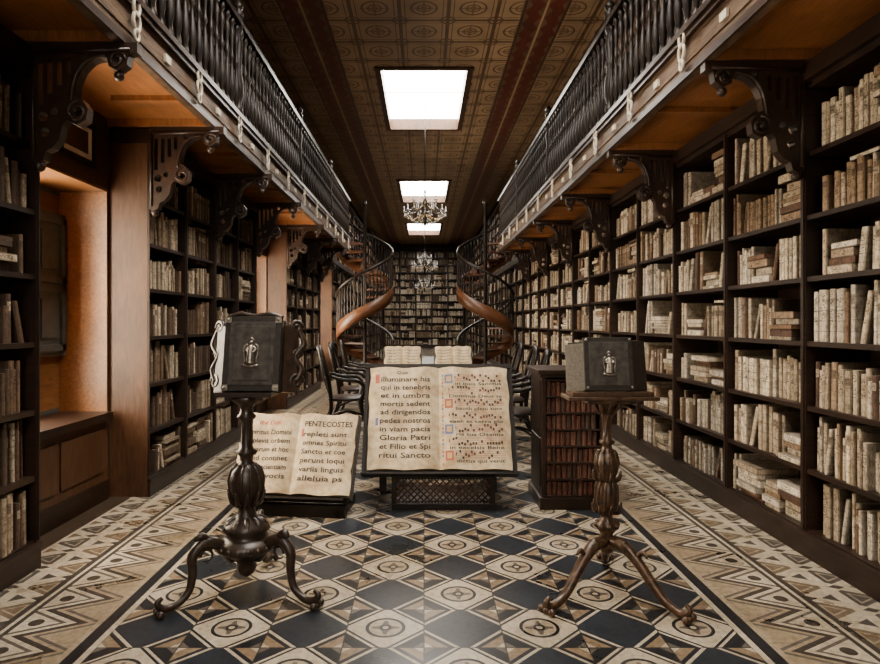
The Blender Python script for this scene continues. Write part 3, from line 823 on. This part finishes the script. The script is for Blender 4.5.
for sx in(-1,1):
    Mw=Mt@Matrix.Translation((sx*.155,.03,0))@Matrix.Rotation(math.radians(40*sx),4,'Z')
    x0,x1=sorted((0,sx*.08)); mb.box(x0,x1,-.01,.02,.0,.36,0,Mw)
    mb.tube(curl((sx*.07,0,.36),.04,1.4,16,flip=sx),.013,6,0,Mw); mb.tube(curl((sx*.08,0,.06),.045,1.4,16,flip=sx),.014,6,0,Mw)
    mb.tube(curl((sx*.08,0,.21),.03,1.4,16,flip=sx),.012,6,0,Mw)
    mb.tube([(sx*.08,0,.06),(sx*.11,0,.13),(sx*.07,0,.20),(sx*.12,0,.27),(sx*.08,0,.36)],[.014,.022,.012,.022,.012],8,0,Mw,sub=5)
mb.tube([(-.15,0,.40),(-.08,0,.42),(0,0,.41),(.08,0,.42),(.15,0,.40)],[.01,.014,.012,.014,.01],8,0,Mt,sub=4)
mb.done('desk',[BRONZE],e)

profR=[(.012,.20),(.035,.22),(.05,.25),(.042,.28),(.03,.31),(.055,.34),(.06,.37),(.035,.39),(.03,.41),(.045,.44),(.06,.50),(.055,.57),(.035,.61),(.05,.64),(.062,.69),(.05,.745),(.028,.77),(.026,.79),(.045,.805),(.026,.82),(.022,.86),(.022,.93),(.03,.95),(.03,.97),(.05,1.0),(.085,1.025),(.085,1.035),(.02,1.04)]
legR=[(.03,.27),(.10,.27),(.18,.215),(.26,.13),(.33,.06),(.40,.030),(.44,.032),(.46,.06),(.44,.08)]
lrR=[.036,.034,.029,.026,.023,.021,.021,.016,.010]
e=lectern('lectern.001',.985,3.34,profR,legR,lrR,(-145,-50,75),BRONZE2,1)
mb=MB(); mb.box(-.225,.255,-.09,.12,1.035,1.055); mb.box(-.20,.23,-.07,.10,1.055,1.08); mb.box(-.12,.14,-.06,.08,1.015,1.035)
mb.done('tray',[BRONZE2],e,bevel=.004)
GPE=plain('grey_page_edges',(.10,.085,.065),.7,0,.3,80)
mb=MB(); Mt=Matrix.Translation((.0,-.03,1.082))@Matrix.Rotation(math.radians(-10),4,'X')
mb.box(-.13,.13,-.03,.0,0,.285,0,Mt); mb.box(-.105,.105,-.036,-.03,.025,.26,1,Mt)
for sx in(-1,1):
    Mw=Mt@Matrix.Translation((sx*.125,-.02,0))@Matrix.Rotation(math.radians(34*sx),4,'Z')
    x0,x1=sorted((0,sx*.11)); mb.box(x0,x1,.0,.045,0.0,.255,2 if sx<0 else 0,Mw); mb.box(x0,x1,.045,.055,0,.27,0,Mw)
    if sx>0: mb.box(x0,x1,-.008,-.0005,0,.27,0,Mw)
mb.done('book',[LEATHER,LEATHER2,GPE],e,bevel=.003)
mb=MB(); emblem(mb,Mt,.14,.62,-.042)
for sx in(-1,1):
    for cz in(.014,.271): mb.ball((sx*.117,-.033,cz),.008,0,8,Mt)
mb.done('silver_ornament',[SILVER],e)

# ---------------------------------------------------------------- small cabinet with red books
e=empty('book_cabinet',(1.155,4.80,0)); mb=MB()
hw2=.24; D=.5; ht=1.08
mb.box(-hw2-.02,hw2+.02,-.02,D+.02,0,.09); mb.box(-hw2,-hw2+.03,0,D,.09,ht-.04); mb.box(hw2-.03,hw2,0,D,.09,ht-.04); mb.box(-hw2,hw2,D-.02,D,.09,ht-.04)
mb.box(-hw2-.015,hw2+.015,-.015,D+.015,ht-.06,ht-.03); mb.box(-hw2-.035,hw2+.035,-.035,D+.035,ht-.03,ht)
nr=7; ph=(ht-.06-.12)/nr
for k in range(nr+1): mb.box(-hw2+.03,hw2-.03,0.0,D,.09+k*ph,.105+k*ph)
for k in range(2): mb.box(-hw2-.008,-hw2,.06,D-.06,.16+k*.45,.16+k*.45+.38)
mb.done('carcass',[W_DARK],e,bevel=.004)
mb=MB(); mb.c=[];mb.d=[]
T=lambda a,b,z:(a,b+.012,z)
for k in range(nr):
    a=-hw2+.035
    while a<hw2-.06:
        w=U(.032,.045); add_book(mb,T,a+w/2,U(0,.008),.106+k*ph,w*.95,ph*U(.76,.86),.3,random.choice([(.15,.055,.038),(.12,.05,.034),(.18,.08,.055),(.08,.045,.033)]),.36+R()*.08); a+=w
mb.done('books',[BOOK],e)

# ---------------------------------------------------------------- table, chairs, things
e=empty('reading_table',(0.05,0,0)); mb=MB()
mb.box(-.62,.62,6.1,11.9,.74,.79); mb.box(-.56,.56,6.16,11.84,.64,.74)
for x in(-.5,.5):
    for y in(6.25,8.1,9.95,11.75):
        mb.lathe([(.03,0),(.045,.03),(.025,.07),(.05,.15),(.055,.3),(.03,.42),(.045,.46),(.03,.5),(.05,.56),(.05,.65)],x,y,0,12)
mb.done('table_body',[W_DARK],e,bevel=.006)
def small_book(name,x,y):
    eb=open_book(name,(x,y,.92),(math.radians(60),0,0),.185,.30,page_content,.015,.02)
    EI=(Matrix.Translation((x,y,.92))@Matrix.Rotation(math.radians(60),4,'X')).inverted()
    mb=MB(); mb.box(-.19,.19,-.03,.28,-.055,-.034); mb.box(-.19,.19,-.03,-.015,-.034,.02)
    W=EI@Matrix.Translation((x,y,0))
    mb.box(-.16,.16,.0,.22,.791,.815,0,W); mb.box(-.03,.03,.10,.14,.815,1.0,0,W); mb.done('book_rest',[W_BLACK],eb)
small_book('open_book',-.22,6.3); small_book('open_book.001',.30,6.3)

def chair(name,x,y,rz):
    e=empty(name,(x,y,0),(0,0,rz)); mb=MB()
    mb.lathe([(.22,.43),(.245,.44),(.25,.46),(.235,.475),(.05,.48)],seg=20,mat=1)
    mb.tube([(.25*math.cos(t),.25*math.sin(t),.45) for t in [i*math.pi/10 for i in range(20)]],.018,8,closed=True)
    for sx in(-1,1):
        mb.tube([(sx*.26,-.30,.015),(sx*.21,-.21,.22),(sx*.21,-.18,.42),(sx*.29,-.22,.60),(sx*.30,-.12,.70),(sx*.285,.05,.71),(sx*.25,.22,.76)],[.02,.022,.026,.024,.026,.024,.020],8,sub=5)
        mb.tube([(sx*.24,.33,.015),(sx*.19,.22,.25),(sx*.19,.21,.46),(sx*.23,.25,.72),(sx*.235,.31,.95),(sx*.15,.35,1.08),(0,.365,1.12)],[.02,.022,.026,.026,.026,.028,.034],8,sub=5)
        mb.tube([(sx*.22,-.24,.17),(0,.0,.27),(-sx*.20,.26,.17)],.013,6,sub=5)
        mb.tube([(sx*.08,.20,.47),(sx*.10,.27,.72),(sx*.07,.33,.95),(0,.355,1.05)],[.016,.024,.022,.016],8,sub=4)
    mb.tube([(0,.21,.47),(0,.28,.75),(0,.355,1.09)],[.022,.045,.02],8,sub=5)
    mb.tube([(-.23,.25,.72),(0,.29,.75),(.23,.25,.72)],.018,8,sub=5)
    mb.done('frame',[W_BLACK,W_DARK],e)
q=math.pi/2
for i,(x,y,r) in enumerate([(-1.02,8.2,q+.15),(-1.05,9.35,q),(-1.05,10.5,q+.1),(1.02,6.95,-q-.1),(1.08,8.0,-q),(1.08,9.2,-q)]):
    chair('armchair' if i==0 else 'armchair.%03d'%i,x,y,r)

# ---------------------------------------------------------------- world + camera
w=bpy.data.worlds.new('world'); scene.world=w; w.use_nodes=True
w.node_tree.nodes['Background'].inputs[0].default_value=(.6,.7,.9,1); w.node_tree.nodes['Background'].inputs[1].default_value=.3
cam=bpy.data.cameras.new('camera'); co=bpy.data.objects.new('camera',cam); COL.objects.link(co)
co.location=(0,0,H); co.rotation_euler=(math.radians(90),0,0)
cam.sensor_width=36; cam.lens=F/880*36; cam.shift_x=16/880; cam.shift_y=-10/880; cam.clip_start=.05; cam.clip_end=200
scene.camera=co
